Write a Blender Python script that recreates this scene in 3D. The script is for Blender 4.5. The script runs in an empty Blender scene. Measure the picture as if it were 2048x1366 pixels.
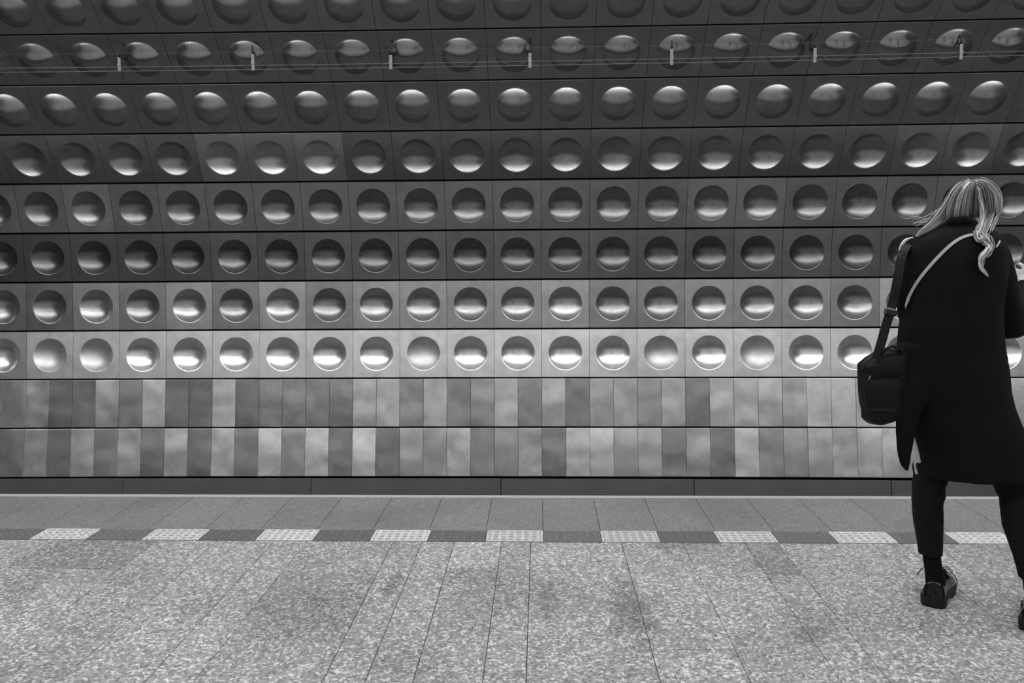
import bpy, bmesh, math, random
from mathutils import Vector, Matrix
from mathutils.bvhtree import BVHTree
random.seed(7)
SC = bpy.context.scene
COL = SC.collection
PI = math.pi

# ------------------------------------------------------------------ camera
CAM_H, FOC, PITCH, YAW, ROLL = 1.45, 1678.83, 0.105534, 0.034433, -0.007202
FW = Vector((-math.sin(YAW)*math.cos(PITCH), math.cos(YAW)*math.cos(PITCH), -math.sin(PITCH)))
R0 = Vector((math.cos(YAW), math.sin(YAW), 0)); U0 = R0.cross(FW)
RT = R0*math.cos(ROLL) + U0*math.sin(ROLL)
UP = -R0*math.sin(ROLL) + U0*math.cos(ROLL)
cam_d = bpy.data.cameras.new('camera'); cam = bpy.data.objects.new('camera', cam_d); COL.objects.link(cam)
M4 = Matrix((RT, UP, -FW)).transposed().to_4x4(); M4.translation = Vector((0, 0, CAM_H))
cam.matrix_world = M4
cam_d.sensor_width = 36; cam_d.lens = 36*FOC/2048; cam_d.clip_start = 0.05
SC.camera = cam

# ------------------------------------------------------------------ world, lights, exposure
W = bpy.data.worlds.new('world'); SC.world = W; W.use_nodes = True
W.node_tree.nodes['Background'].inputs[0].default_value = (1, 1, 1, 1)
W.node_tree.nodes['Background'].inputs[1].default_value = 0.05
SC.view_settings.view_transform = 'Standard'; SC.view_settings.look = 'None'
SC.view_settings.gamma = 1; SC.view_settings.use_curve_mapping = False
SC.view_settings.exposure = 0.0
EDGE_LAMP = 23.0      # radiance of the tube lamps over the platform edge
PLAT_LAMP = 21.0      # radiance of the lamps over the middle of the platform
HALL_FILL = 25.0      # radiance of the unseen fill lamps added in the hall

# ------------------------------------------------------------------ helpers
def tag(o, label=None, cat=None, group=None, kind=None):
    if label: o['label'] = label
    if cat: o['category'] = cat
    if group: o['group'] = group
    if kind: o['kind'] = kind
    return o

def link(name, me, mat=None, parent=None, loc=None, rot=None, col=None):
    o = bpy.data.objects.new(name, me); COL.objects.link(o)
    if mat is not None and me is not None and not me.materials: me.materials.append(mat)
    if parent: o.parent = parent
    if loc is not None: o.location = loc
    if rot is not None: o.rotation_euler = rot
    if col is not None: o.color = (col, col, col, 1)
    return o

def empty(name, loc=(0, 0, 0)):
    o = bpy.data.objects.new(name, None); COL.objects.link(o); o.location = loc
    o.empty_display_size = 0.1
    return o

def mesh(name, verts, faces, smooth=False):
    me = bpy.data.meshes.new(name); me.from_pydata([tuple(v) for v in verts], [], faces); me.update()
    if smooth: me.polygons.foreach_set('use_smooth', [True]*len(me.polygons))
    return me

def bm_mesh(name, bm, smooth=False):
    bmesh.ops.recalc_face_normals(bm, faces=bm.faces)
    me = bpy.data.meshes.new(name); bm.to_mesh(me); bm.free()
    if smooth: me.polygons.foreach_set('use_smooth', [True]*len(me.polygons))
    return me

def box_bm(bm, x0, x1, y0, y1, z0, z1, bev=0.0):
    vs = [bm.verts.new(p) for p in [(x0,y0,z0),(x1,y0,z0),(x1,y1,z0),(x0,y1,z0),(x0,y0,z1),(x1,y0,z1),(x1,y1,z1),(x0,y1,z1)]]
    fs = [bm.faces.new([vs[i] for i in f]) for f in [(0,3,2,1),(4,5,6,7),(0,1,5,4),(1,2,6,5),(2,3,7,6),(3,0,4,7)]]
    if bev:
        es = list({e for f in fs for e in f.edges})
        bmesh.ops.bevel(bm, geom=es, offset=bev, segments=1, affect='EDGES')

def box(name, x0, x1, y0, y1, z0, z1, mat, parent=None, bev=0.0, col=None):
    bm = bmesh.new(); box_bm(bm, x0, x1, y0, y1, z0, z1, bev)
    return link(name, bm_mesh(name, bm), mat, parent, col=col)

def N(nt, typ, **kw):
    n = nt.nodes.new(typ)
    for k, v in kw.items():
        if hasattr(n, k): setattr(n, k, v)
        else: n.inputs[k].default_value = v
    return n

def mat_base(name, col=0.5, rough=0.5, metal=0.0, spec=0.5):
    m = bpy.data.materials.new(name); m.use_nodes = True
    nt = m.node_tree; b = nt.nodes['Principled BSDF']
    b.inputs['Base Color'].default_value = (col, col, col, 1)
    b.inputs['Roughness'].default_value = rough; b.inputs['Metallic'].default_value = metal
    b.inputs['Specular IOR Level'].default_value = spec
    return m, nt, b

def ramp(nt, pts):
    r = nt.nodes.new('ShaderNodeValToRGB'); e = r.color_ramp.elements
    while len(e) > 1: e.remove(e[-1])
    e[0].position = pts[0][0]; e[0].color = (pts[0][1],)*3 + (1,)
    for p, c in pts[1:]:
        q = e.new(p); q.color = (c, c, c, 1)
    return r

def mul(nt, a, b, fac=1.0):
    n = nt.nodes.new('ShaderNodeMix'); n.data_type = 'RGBA'; n.blend_type = 'MULTIPLY'; n.inputs[0].default_value = fac
    nt.links.new(a, n.inputs[6]); nt.links.new(b, n.inputs[7]); return n.outputs[2]

def emis(name, strength):
    m = bpy.data.materials.new(name); m.use_nodes = True; nt = m.node_tree
    nt.nodes.remove(nt.nodes['Principled BSDF'])
    e = nt.nodes.new('ShaderNodeEmission'); e.inputs[1].default_value = strength; e.inputs[0].default_value = (1, 1, 1, 1)
    nt.links.new(e.outputs[0], nt.nodes['Material Output'].inputs[0]); return m

# ------------------------------------------------------------------ materials
def panel_mat(name, rough, warp, grain=0.0, dist=0.02):
    m, nt, b = mat_base(name, 0.5, rough, 0.93)
    oi = N(nt, 'ShaderNodeObjectInfo'); tc = N(nt, 'ShaderNodeTexCoord')
    # every panel samples its own part of the noise
    va = N(nt, 'ShaderNodeVectorMath', operation='MULTIPLY_ADD')
    cv = N(nt, 'ShaderNodeCombineXYZ')
    nt.links.new(oi.outputs['Random'], cv.inputs[0]); nt.links.new(oi.outputs['Random'], cv.inputs[2])
    nt.links.new(cv.outputs[0], va.inputs[0]); va.inputs[1].default_value = (37, 11, 53)
    nt.links.new(tc.outputs['Object'], va.inputs[2])
    n1 = N(nt, 'ShaderNodeTexNoise'); n1.inputs['Scale'].default_value = 3.2; n1.inputs['Detail'].default_value = 1.0
    nt.links.new(va.outputs[0], n1.inputs['Vector'])
    mp = N(nt, 'ShaderNodeMapping'); mp.inputs['Scale'].default_value = (6, 6, 260)
    nt.links.new(va.outputs[0], mp.inputs[0])
    n2 = N(nt, 'ShaderNodeTexNoise'); n2.inputs['Scale'].default_value = 1.0; n2.inputs['Detail'].default_value = 2.0
    nt.links.new(mp.outputs[0], n2.inputs['Vector'])
    n3 = N(nt, 'ShaderNodeTexNoise'); n3.inputs['Scale'].default_value = 9.0; n3.inputs['Detail'].default_value = 5.0
    nt.links.new(va.outputs[0], n3.inputs['Vector'])
    r3 = ramp(nt, [(0.3, 0.82), (0.6, 1.0)])
    nt.links.new(n3.outputs['Fac'], r3.inputs[0])
    nt.links.new(mul(nt, oi.outputs['Color'], r3.outputs[0]), b.inputs['Base Color'])
    bp = N(nt, 'ShaderNodeBump'); bp.inputs['Strength'].default_value = warp; bp.inputs['Distance'].default_value = dist
    nt.links.new(n1.outputs['Fac'], bp.inputs['Height'])
    b2 = N(nt, 'ShaderNodeBump'); b2.inputs['Strength'].default_value = 0.05; b2.inputs['Distance'].default_value = 0.002
    nt.links.new(n2.outputs['Fac'], b2.inputs['Height']); nt.links.new(bp.outputs[0], b2.inputs['Normal'])
    last = b2
    if grain:
        # embossed square weave pressed into the flat sheets
        sx = N(nt, 'ShaderNodeSeparateXYZ'); nt.links.new(tc.outputs['Object'], sx.inputs[0])
        s = []
        for i in (0, 2):
            k = N(nt, 'ShaderNodeMath', operation='MULTIPLY'); nt.links.new(sx.outputs[i], k.inputs[0]); k.inputs[1].default_value = 2*PI/0.0095
            q = N(nt, 'ShaderNodeMath', operation='SINE'); nt.links.new(k.outputs[0], q.inputs[0]); s.append(q)
        mm = N(nt, 'ShaderNodeMath', operation='MULTIPLY'); nt.links.new(s[0].outputs[0], mm.inputs[0]); nt.links.new(s[1].outputs[0], mm.inputs[1])
        b3 = N(nt, 'ShaderNodeBump'); b3.inputs['Strength'].default_value = grain; b3.inputs['Distance'].default_value = 0.001
        nt.links.new(mm.outputs[0], b3.inputs['Height']); nt.links.new(last.outputs[0], b3.inputs['Normal']); last = b3
    nt.links.new(last.outputs[0], b.inputs['Normal'])
    return m

M_PAN = panel_mat('anodised_aluminium', 0.27, 0.2)
M_PANW = panel_mat('anodised_aluminium_buckled', 0.27, 0.34)
M_PANV = panel_mat('anodised_aluminium_smooth', 0.17, 0.1)
M_PAND = panel_mat('anodised_aluminium_dull', 0.42, 0.2)
M_FLAT = panel_mat('embossed_aluminium', 0.32, 0.75, 0.25)

M_BACK, _, _ = mat_base('dark_backing', 0.006, 0.8)
M_BASE, nt, b = mat_base('dark_base_metal', 0.05, 0.45, 0.0)
n = N(nt, 'ShaderNodeTexNoise'); n.inputs['Scale'].default_value = 2.5; n.inputs['Detail'].default_value = 4
r = ramp(nt, [(0.3, 0.085), (0.7, 0.11)]); tcb = N(nt, 'ShaderNodeTexCoord')
nt.links.new(tcb.outputs['Object'], n.inputs['Vector']); nt.links.new(n.outputs['Fac'], r.inputs[0]); nt.links.new(r.outputs[0], b.inputs['Base Color'])
M_CEIL, _, _ = mat_base('painted_vault', 0.6, 0.7)
M_HALL, _, _ = mat_base('pale_stone', 0.6, 0.5)
M_TRACK, _, _ = mat_base('track_bed_grime', 0.13, 0.9)
M_WIRE, _, _ = mat_base('dull_wire', 0.2, 0.6, 0.0)
M_CLIP, _, _ = mat_base('pale_clip', 0.2, 0.4, 0.4)
M_CLIPD, _, _ = mat_base('dark_clip', 0.03, 0.6)
M_HOUS, _, _ = mat_base('lamp_housing', 0.3, 0.5)
M_TUBE = emis('lamp_tube', EDGE_LAMP); M_TUBE2 = emis('platform_lamp_tube', PLAT_LAMP); M_TUBE3 = emis('hall_fill_tube', HALL_FILL)

def granite(name, scale, lo, mid, hi, rough):
    m, nt, b = mat_base(name, 0.3, rough)
    g = N(nt, 'ShaderNodeNewGeometry'); oi = N(nt, 'ShaderNodeObjectInfo')
    v = N(nt, 'ShaderNodeTexVoronoi'); v.inputs['Scale'].default_value = scale; v.feature = 'F1'
    ns = N(nt, 'ShaderNodeTexNoise'); ns.inputs['Scale'].default_value = scale*0.8; ns.inputs['Detail'].default_value = 2
    ad = N(nt, 'ShaderNodeVectorMath', operation='MULTIPLY_ADD'); ad.inputs[1].default_value = (0.02,)*3
    nt.links.new(g.outputs['Position'], ns.inputs['Vector']); nt.links.new(ns.outputs['Color'], ad.inputs[0]); nt.links.new(g.outputs['Position'], ad.inputs[2])
    nt.links.new(ad.outputs[0], v.inputs['Vector'])
    bw = N(nt, 'ShaderNodeSeparateColor'); nt.links.new(v.outputs['Color'], bw.inputs[0])
    rp = ramp(nt, [(0.0, lo), (0.2, lo*1.25), (0.34, mid), (0.72, mid*1.12), (0.84, hi*0.85), (1.0, hi)])
    nt.links.new(bw.outputs[0], rp.inputs[0])
    # wear and dirt in broad soft patches
    n2 = N(nt, 'ShaderNodeTexNoise'); n2.inputs['Scale'].default_value = 1.6; n2.inputs['Detail'].default_value = 6
    nt.links.new(g.outputs['Position'], n2.inputs['Vector'])
    r2 = ramp(nt, [(0.3, 0.78), (0.5, 1.0), (0.7, 1.08)]); nt.links.new(n2.outputs['Fac'], r2.inputs[0])
    c = mul(nt, rp.outputs[0], r2.outputs[0])
    # old spill marks with ragged outlines
    nz_ = N(nt, 'ShaderNodeTexNoise'); nz_.inputs['Scale'].default_value = 9; nz_.inputs['Detail'].default_value = 5
    nt.links.new(g.outputs['Position'], nz_.inputs['Vector'])
    for (sx, sy, rx_, ry_, dk) in ((0.36, 3.30, 0.10, 0.34, 0.62), (0.02, 3.38, 0.06, 0.22, 0.75), (-0.66, 3.55, 0.035, 0.16, 0.6), (0.62, 4.06, 0.12, 0.05, 0.7), (1.02, 3.1, 0.09, 0.10, 0.8), (-0.86, 3.28, 0.16, 0.26, 0.82), (1.62, 3.52, 0.06, 0.02, 0.5)):
        mpp = N(nt, 'ShaderNodeVectorMath', operation='SUBTRACT'); nt.links.new(g.outputs['Position'], mpp.inputs[0]); mpp.inputs[1].default_value = (sx, sy, 0)
        msc = N(nt, 'ShaderNodeVectorMath', operation='MULTIPLY'); nt.links.new(mpp.outputs[0], msc.inputs[0]); msc.inputs[1].default_value = (1/rx_, 1/ry_, 0)
        ln = N(nt, 'ShaderNodeVectorMath', operation='LENGTH'); nt.links.new(msc.outputs[0], ln.inputs[0])
        sm_ = N(nt, 'ShaderNodeMath', operation='MULTIPLY_ADD'); nt.links.new(nz_.outputs['Fac'], sm_.inputs[0]); sm_.inputs[1].default_value = 2.6; nt.links.new(ln.outputs['Value'], sm_.inputs[2])
        rr_ = ramp(nt, [(0.0, dk), (0.5, dk), (0.68, 1.0)])
        dv_ = N(nt, 'ShaderNodeMath', operation='MULTIPLY'); nt.links.new(sm_.outputs[0], dv_.inputs[0]); dv_.inputs[1].default_value = 0.28
        nt.links.new(dv_.outputs[0], rr_.inputs[0]); c = mul(nt, c, rr_.outputs[0])
    c = mul(nt, c, oi.outputs['Color'])
    nt.links.new(c, b.inputs['Base Color'])
    return m
M_GRAN = granite('speckled_granite', 105, 0.15, 0.28, 0.66, 0.5)
M_EDGE = granite('edge_granite', 120, 0.13, 0.175, 0.29, 0.42)
M_JOINT, _, _ = mat_base('joint_grout', 0.07, 0.9)
M_NOSE, _, _ = mat_base('pale_nosing', 0.42, 0.5)
def tile_mat(name, a, c):
    m, nt, b = mat_base(name, 0.3, 0.5)
    g = N(nt, 'ShaderNodeNewGeometry'); n = N(nt, 'ShaderNodeTexNoise'); n.inputs['Scale'].default_value = 60; n.inputs['Detail'].default_value = 3
    r = ramp(nt, [(0.35, a), (0.65, c)]); nt.links.new(g.outputs['Position'], n.inputs['Vector']); nt.links.new(n.outputs['Fac'], r.inputs[0])
    oi = N(nt, 'ShaderNodeObjectInfo')
    nt.links.new(mul(nt, r.outputs[0], oi.outputs['Color']), b.inputs['Base Color']); return m
M_TL = tile_mat('pale_tile', 0.42, 0.60); M_TD = tile_mat('dark_tile', 0.10, 0.15)

# ------------------------------------------------------------------ the curved far wall
PW = 0.46; PL = PW*1.03686; KC, X0 = 0.002249, 0.238233
# profile of the wall, top boundary of each row as (y, z): upright at the foot, leaning over the tracks higher up
PROF = [(6.8998, 3.6297), (7.2586, 3.3155), (7.5763, 2.9597), (7.8479, 2.5677), (8.0496, 2.1355), (8.1444, 1.668),
        (8.1516, 1.1911), (8.113, 0.7157), (8.0501, 0.2429), (7.9721, -0.2276), (7.8825, -0.696)]
ANG = [0.8517, 0.7288, 0.6060, 0.4366, 0.2000, 0.0151, -0.0810, -0.1324, -0.1643, -0.1889]
def row_frame(row, x):
    (y1, z1), (y0, z0) = PROF[row-1], PROF[row]
    return Vector((x, (y0+y1)/2-KC*x*x, (z0+z1)/2)), (ANG[row-1], 0, -2*KC*x)      # local -Y faces the tunnel

def dome_mesh(name, sign, r=0.1630, depth=0.058, nseg=56, nr=9):
    w, h, th = PW/2-0.0009, PL/2-0.0075, 0.022
    vs, fs, ring = [], [], []
    def add_ring(pts):
        i0 = len(vs); vs.extend(pts); ring.append(list(range(i0, i0+nseg)))
    ang = [2*PI*(i+0.5)/nseg for i in range(nseg)]
    Rs = (r*r+depth*depth)/(2*depth)
    def prof(q):   # sphere cap with eased rim; positive = out towards the viewer when sign=1
        return math.sqrt(max(Rs*Rs-q*q, 0)) - (Rs-depth)
    vs.append((0, -sign*depth, 0))
    for k in range(1, nr+1):
        q = r*math.sin(PI/2*k/nr)**1.0 * (0.985 if k == nr else 1) if k > 3 else r*k/nr*1.45
        add_ring([(q*math.cos(a), -sign*prof(q), q*math.sin(a)) for a in ang])
    add_ring([((r+0.001)*math.cos(a), -sign*0.0012, (r+0.001)*math.sin(a)) for a in ang])
    add_ring([((r+0.0045)*math.cos(a), 0, (r+0.0045)*math.sin(a)) for a in ang])
    def sq(a, ww, hh):
        c, s = math.cos(a), math.sin(a)
        # square outline with its corners snapped
        t = min(ww/abs(c) if abs(c) > 1e-6 else 9, hh/abs(s) if abs(s) > 1e-6 else 9)
        return [c*t, s*t]
    def sq_ring(ww, hh, y):
        pts = [sq(a, ww, hh) for a in ang]
        for cx in (-1, 1):
            for cz in (-1, 1):
                j = min(range(nseg), key=lambda i: (pts[i][0]-cx*ww)**2+(pts[i][1]-cz*hh)**2)
                pts[j] = [cx*ww, cz*hh]
        add_ring([(p[0], y, p[1]) for p in pts])
    sq_ring(w-0.0012, h-0.002, 0); sq_ring(w, h, 0.002); sq_ring(w, h, th)
    for i in range(nseg): fs.append((0, ring[0][i], ring[0][(i+1) % nseg]))
    for k in range(len(ring)-1):
        for i in range(nseg):
            j = (i+1) % nseg; fs.append((ring[k][i], ring[k+1][i], ring[k+1][j], ring[k][j]))
    me = mesh(name, vs, fs)
    sm = [True]*len(me.polygons)
    for k in range(len(ring)-3, len(ring)-1):
        for i in range(nseg): sm[nseg + k*nseg + i] = False
    f0 = nseg + (len(ring)-4)*nseg
    for i in range(nseg): sm[f0+i] = False
    me.polygons.foreach_set('use_smooth', sm)
    return me

def flat_mesh(name, bend, bv=None, tw=0.0):
    """half width sheet, slightly dished and folded back at its rims"""
    w, h = PW/4-0.0016, PL/2-0.008
    nx, nz = 6, 8; vs, fs = [], []
    for j in range(nz+1):
        for i in range(nx+1):
            u, v = (-1, -.975, -.5, 0, .5, .975, 1)[i], (-1, -.985, -.6, -.2, 0, .2, .6, .985, 1)[j]
            x = u*w; z = v*h
            y = bend*(1-u*u)*0.7 + (bend if bv is None else bv)*(1-v*v)*0.5 + tw*u*v
            vs.append((x, y, z))
    for j in range(nz):
        for i in range(nx):
            a = j*(nx+1)+i; fs.append((a, a+1, a+nx+2, a+nx+1))
    n0 = len(vs)
    rim = [i for i in range(nx+1)] + [j*(nx+1)+nx for j in range(1, nz+1)] + [nz*(nx+1)+i for i in range(nx-1, -1, -1)] + [j*(nx+1) for j in range(nz-1, 0, -1)]
    lip = []
    for q in rim:
        x, y, z = vs[q]; vs.append((x+(0.0010 if x > 0 else -0.0010), y+0.0022, z+(0.0016 if z > 0 else -0.0016))); lip.append(len(vs)-1)
    back = []
    for q in lip:
        x, y, z = vs[q]; vs.append((x, 0.022, z)); back.append(len(vs)-1)
    for i in range(len(rim)):
        j = (i+1) % len(rim)
        fs.append((rim[j], rim[i], lip[i], lip[j])); fs.append((lip[j], lip[i], back[i], back[j]))
    me = mesh(name, vs, fs)
    me.polygons.foreach_set('use_smooth', [k < nx*nz for k in range(len(me.polygons))])
    return me

wall = empty('wall_back', (0, 8.15, 0)); tag(wall, kind='structure')
WOFF = Vector((0, 8.15, 0))
def wl(v): return Vector(v) - WOFF

# dark backing shell behind the panels, and on past them along the tunnel
vs, fs = [], []
XS = [-11+i*1.0 for i in range(23)]
BACKP = []
for k in range(11):
    a_ = (ANG[max(k-1, 0)]+ANG[min(k, 9)])/2
    BACKP.append((PROF[k][0]+0.09*math.cos(a_), PROF[k][1]+0.09*math.sin(a_)))
BACKP = [(6.45, 3.95)]+BACKP+[(7.85, -1.3)]
for (y, z) in BACKP:
    for x in XS: vs.append(wl((x, y-KC*x*x, z)))
SS = BACKP
nx = len(XS)
for j in range(len(SS)-1):
    for i in range(nx-1): a = j*nx+i; fs.append((a, a+1, a+nx+1, a+nx))
bk = link('backing', mesh('backing', vs, fs), M_BACK, wall)

ME_CONC = [dome_mesh('concave_panel', -1), dome_mesh('concave_panel_b', -1)]
ME_CONV = dome_mesh('convex_panel', 1); ME_CONV_S = dome_mesh('convex_panel_b', 1); ME_CONV_S.materials.append(M_PAN)
ME_CONC_W = dome_mesh('concave_panel_w', -1); ME_CONC_D = dome_mesh('concave_panel_d', -1)
ME_CONC[0].materials.append(M_PAN); ME_CONV.materials.append(M_PANV); ME_CONC_W.materials.append(M_PANW); ME_CONC_D.materials.append(M_PAND)

# anodised tone of each row; per-panel exceptions below (column 0 stands at x = X0)
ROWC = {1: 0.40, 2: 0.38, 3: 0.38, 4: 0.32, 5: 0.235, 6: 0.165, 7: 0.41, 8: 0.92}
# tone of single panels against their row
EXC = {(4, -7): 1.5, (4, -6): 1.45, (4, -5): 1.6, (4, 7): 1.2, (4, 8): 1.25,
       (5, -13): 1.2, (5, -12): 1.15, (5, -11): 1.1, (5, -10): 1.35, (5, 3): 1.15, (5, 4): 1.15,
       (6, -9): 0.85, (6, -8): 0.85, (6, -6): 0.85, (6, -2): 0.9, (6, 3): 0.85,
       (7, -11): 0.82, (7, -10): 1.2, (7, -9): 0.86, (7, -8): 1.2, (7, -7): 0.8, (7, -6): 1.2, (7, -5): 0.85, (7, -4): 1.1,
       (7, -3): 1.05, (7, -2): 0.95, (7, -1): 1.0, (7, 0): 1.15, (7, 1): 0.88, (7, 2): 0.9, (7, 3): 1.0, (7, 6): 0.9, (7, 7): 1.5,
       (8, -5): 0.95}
DULL = {(8, -11), (8, -10), (8, -3), (8, 2), (8, 4)}
BUCK = {(8, c) for c in (-6, -4, -2, -1, 0, 1, 3, 5, 6)} | {(7, 0), (7, -2), (7, -1), (5, 1), (5, 3)}
rnd = random.Random(3)
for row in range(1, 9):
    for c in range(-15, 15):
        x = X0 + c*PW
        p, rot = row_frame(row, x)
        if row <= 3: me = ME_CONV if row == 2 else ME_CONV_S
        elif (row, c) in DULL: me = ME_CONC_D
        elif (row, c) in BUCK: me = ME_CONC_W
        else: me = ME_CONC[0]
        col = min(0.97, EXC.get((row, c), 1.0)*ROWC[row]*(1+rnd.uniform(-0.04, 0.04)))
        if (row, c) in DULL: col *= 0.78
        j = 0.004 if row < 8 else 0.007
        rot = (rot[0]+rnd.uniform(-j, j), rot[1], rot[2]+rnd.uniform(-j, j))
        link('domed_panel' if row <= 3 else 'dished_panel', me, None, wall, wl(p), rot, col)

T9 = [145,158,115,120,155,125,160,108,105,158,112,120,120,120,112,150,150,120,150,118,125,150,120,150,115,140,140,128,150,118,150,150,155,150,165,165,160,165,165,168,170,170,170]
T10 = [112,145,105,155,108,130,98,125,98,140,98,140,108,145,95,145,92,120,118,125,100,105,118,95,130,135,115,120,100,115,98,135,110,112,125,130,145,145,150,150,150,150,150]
ME_FL = [flat_mesh('flat_panel', *b_) for b_ in ((0.0014,), (0.0006, 0.003), (0.0022, -0.002, 0.001), (-0.0012, 0.002), (0.001, 0.005, -0.0012), (0.0025, -0.003), (0.0, 0.0, 0.002), (-0.002, 0.004, 0.0006))]
for m_ in ME_FL: m_.materials.append(M_FLAT)
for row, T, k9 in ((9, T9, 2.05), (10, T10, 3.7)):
    for c in range(-30, 30):
        x = X0 + (c+0.5)*PW/2
        i = c + 24          # first listed tile starts 12 columns left of the panel at X0
        t = T[i] if 0 <= i < len(T) else (T[-1] if 0 < i < 48 else rnd.choice([110, 140, 125, 150]))
        p, rot = row_frame(row, x)
        rot = (rot[0]+rnd.uniform(-0.01, 0.01), 0, rot[2]+rnd.uniform(-0.012, 0.012))
        lin = (t/255)**2.2  # differing reflections from sheet to sheet are put into the colour
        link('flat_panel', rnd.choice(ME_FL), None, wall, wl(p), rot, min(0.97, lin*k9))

# plain dark base boards under the lowest row of panels
for k in range(-6, 6):
    xa = -0.385 + k*1.835
    bm = bmesh.new(); box_bm(bm, 0.003, 1.832, -0.012, 0.02, -1.0, -0.016, 0.003)
    x = xa+0.9
    link('base_board', bm_mesh('base_board', bm), M_BASE, wall, wl((xa, 7.865-KC*x*x, -0.69)), (-0.19, 0, -2*KC*x))

# ------------------------------------------------------------------ vault above, hall behind, track bed
vs, fs = [], []
sec = []
sec = [(6.83, 3.68), (6.35, 3.98), (5.8, 4.2), (5.2, 4.33), (4.6, 4.38), (3.9, 4.35), (3.2, 4.25), (2.4, 4.05), (1.5, 3.95), (0, 3.9), (-3, 3.9)]
for (y, z) in sec:
    for x in XS: vs.append((x, y, z))
for (y, z) in sec:
    for x in XS: vs.append((x, y, z+0.15))
ns = len(sec)
for lay in (0, ns):
    for j in range(ns-1):
        for i in range(nx-1): a = (lay+j)*nx+i; fs.append((a, a+1, a+nx+1, a+nx))
ceil = link('ceiling', mesh('ceiling', vs, fs), M_CEIL); tag(ceil, kind='structure')
wf = box('wall_front', -11, 11, -3.3, -3.0, 0, 4.0, M_HALL); tag(wf, kind='structure')
tb = box('track_bed', -11, 11, 4.92, 9.0, -1.35, -1.15, M_TRACK); tag(tb, kind='structure')

def lamp_row(name, label, y, z, m, w):
    o = empty(name, (0, y, z)); tag(o, label, 'ceiling lamp')
    for i in range(12):
        x = -8.25+1.5*i
        box('housing', x-0.72, x+0.72, -w*0.7, w*0.7, 0.03, 0.09, M_HOUS, o, 0.01)
        box('tube', x-0.70, x+0.70, -w/2, w/2, 0.0, 0.032, m, o, 0.01)
lamp_row('edge_lamp', 'row of long tube lamps hanging above the platform edge', 4.9, 3.72, M_TUBE, 0.14)
lamp_row('platform_lamp', 'row of long tube lamps under the vault over the middle of the platform', 3.3, 4.05, M_TUBE2, 0.18)
lamp_row('hall_fill_lamp', 'added row of unseen fill lamps under the ceiling of the hall', 0.2, 3.75, M_TUBE3, 0.2)  # unseen row, added to brighten the lower panels

# ------------------------------------------------------------------ platform floor
floor = empty('floor', (0, 0, 0)); tag(floor, kind='structure')
box('platform_body', -11, 11, -3, 4.885, -1.15, -0.012, M_JOINT, floor)
JX = [-4.7,-4.3,-3.9,-3.4,-2.95,-2.5,-1.964,-1.653,-1.357,-1.19,-0.749,-0.603,-0.439,-0.202,-0.054,0.401,0.706,1.012,1.174,1.64,1.786,1.94,2.35,2.65,3.1,3.5,3.9]
CJ = {-2.5:[3.709,2.921], -1.653:[3.221], -1.19:[3.696,2.994], -0.749:[2.943], -0.439:[3.744,3.093], -0.202:[3.3],
      -0.054:[3.789,3.06], 0.401:[2.957], 0.706:[3.798], 1.174:[3.92,3.27], 1.012:[3.69,2.96], 1.786:[3.58,3.06], 1.64:[3.21]}
YT = 4.098
STONE = {}
def slab(x0, x1, y0, y1, mat, col, name='paving_slab', dz=0.0):
    g = 0.0013
    bm = bmesh.new(); box_bm(bm, -(x1-x0)/2+g, (x1-x0)/2-g, -(y1-y0)/2+g, (y1-y0)/2-g, -0.012, dz, 0.0012)
    return link(name, bm_mesh(name, bm), mat, floor, ((x0+x1)/2, (y0+y1)/2, 0), None, col)
rs = random.Random(11)
DARK = {(-2.5, 0): 0.72, (1.012, 0): 0.76, (-1.19, 1): 0.84, (-0.439, 0): 1.15, (-0.439, 1): 0.9, (0.401, 1): 1.05, (1.94, 0): 0.85}
for a, b_ in zip(JX[:-1], JX[1:]):
    ys = [YT]+CJ.get(a, [rs.uniform(3.35, 3.9)])
    while ys[-1] > 2.4: ys.append(ys[-1]-rs.choice([0.7, 0.745, 0.86]))
    for i in range(len(ys)-1):
        slab(a, b_, ys[i+1], ys[i], M_GRAN, DARK.get((a, i), rs.uniform(0.93, 1.07)), dz=-rs.uniform(0, 0.0006))
    yy = ys[-1]
    while yy > -0.2:
        y2 = yy-1.2; slab(a, b_, y2, yy, M_GRAN, rs.uniform(0.93, 1.07)); yy = y2
# long slabs of the platform edge, beyond the tactile band
for i in range(-16, 15):
    xa = 0.008+0.3*i
    slab(xa, xa+0.3, 4.272, 4.868, M_EDGE, rs.uniform(0.94, 1.05), 'edge_slab')
box('nosing', -4.9, 4.6, 4.87, 4.917, -0.06, 0.0, M_NOSE, floor, 0.003)
# the far ends of the floor where no single slab can be made out
box('floor_end', -11, -4.9, -3, 4.917, -0.03, -0.001, M_GRAN, floor, col=1.0)
box('floor_end', 4.6, 11, -3, 4.917, -0.03, -0.001, M_GRAN, floor, col=1.0)
box('floor_far', -4.9, 4.6, -3, -1.0, -0.03, -0.001, M_GRAN, floor, col=1.0)

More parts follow.
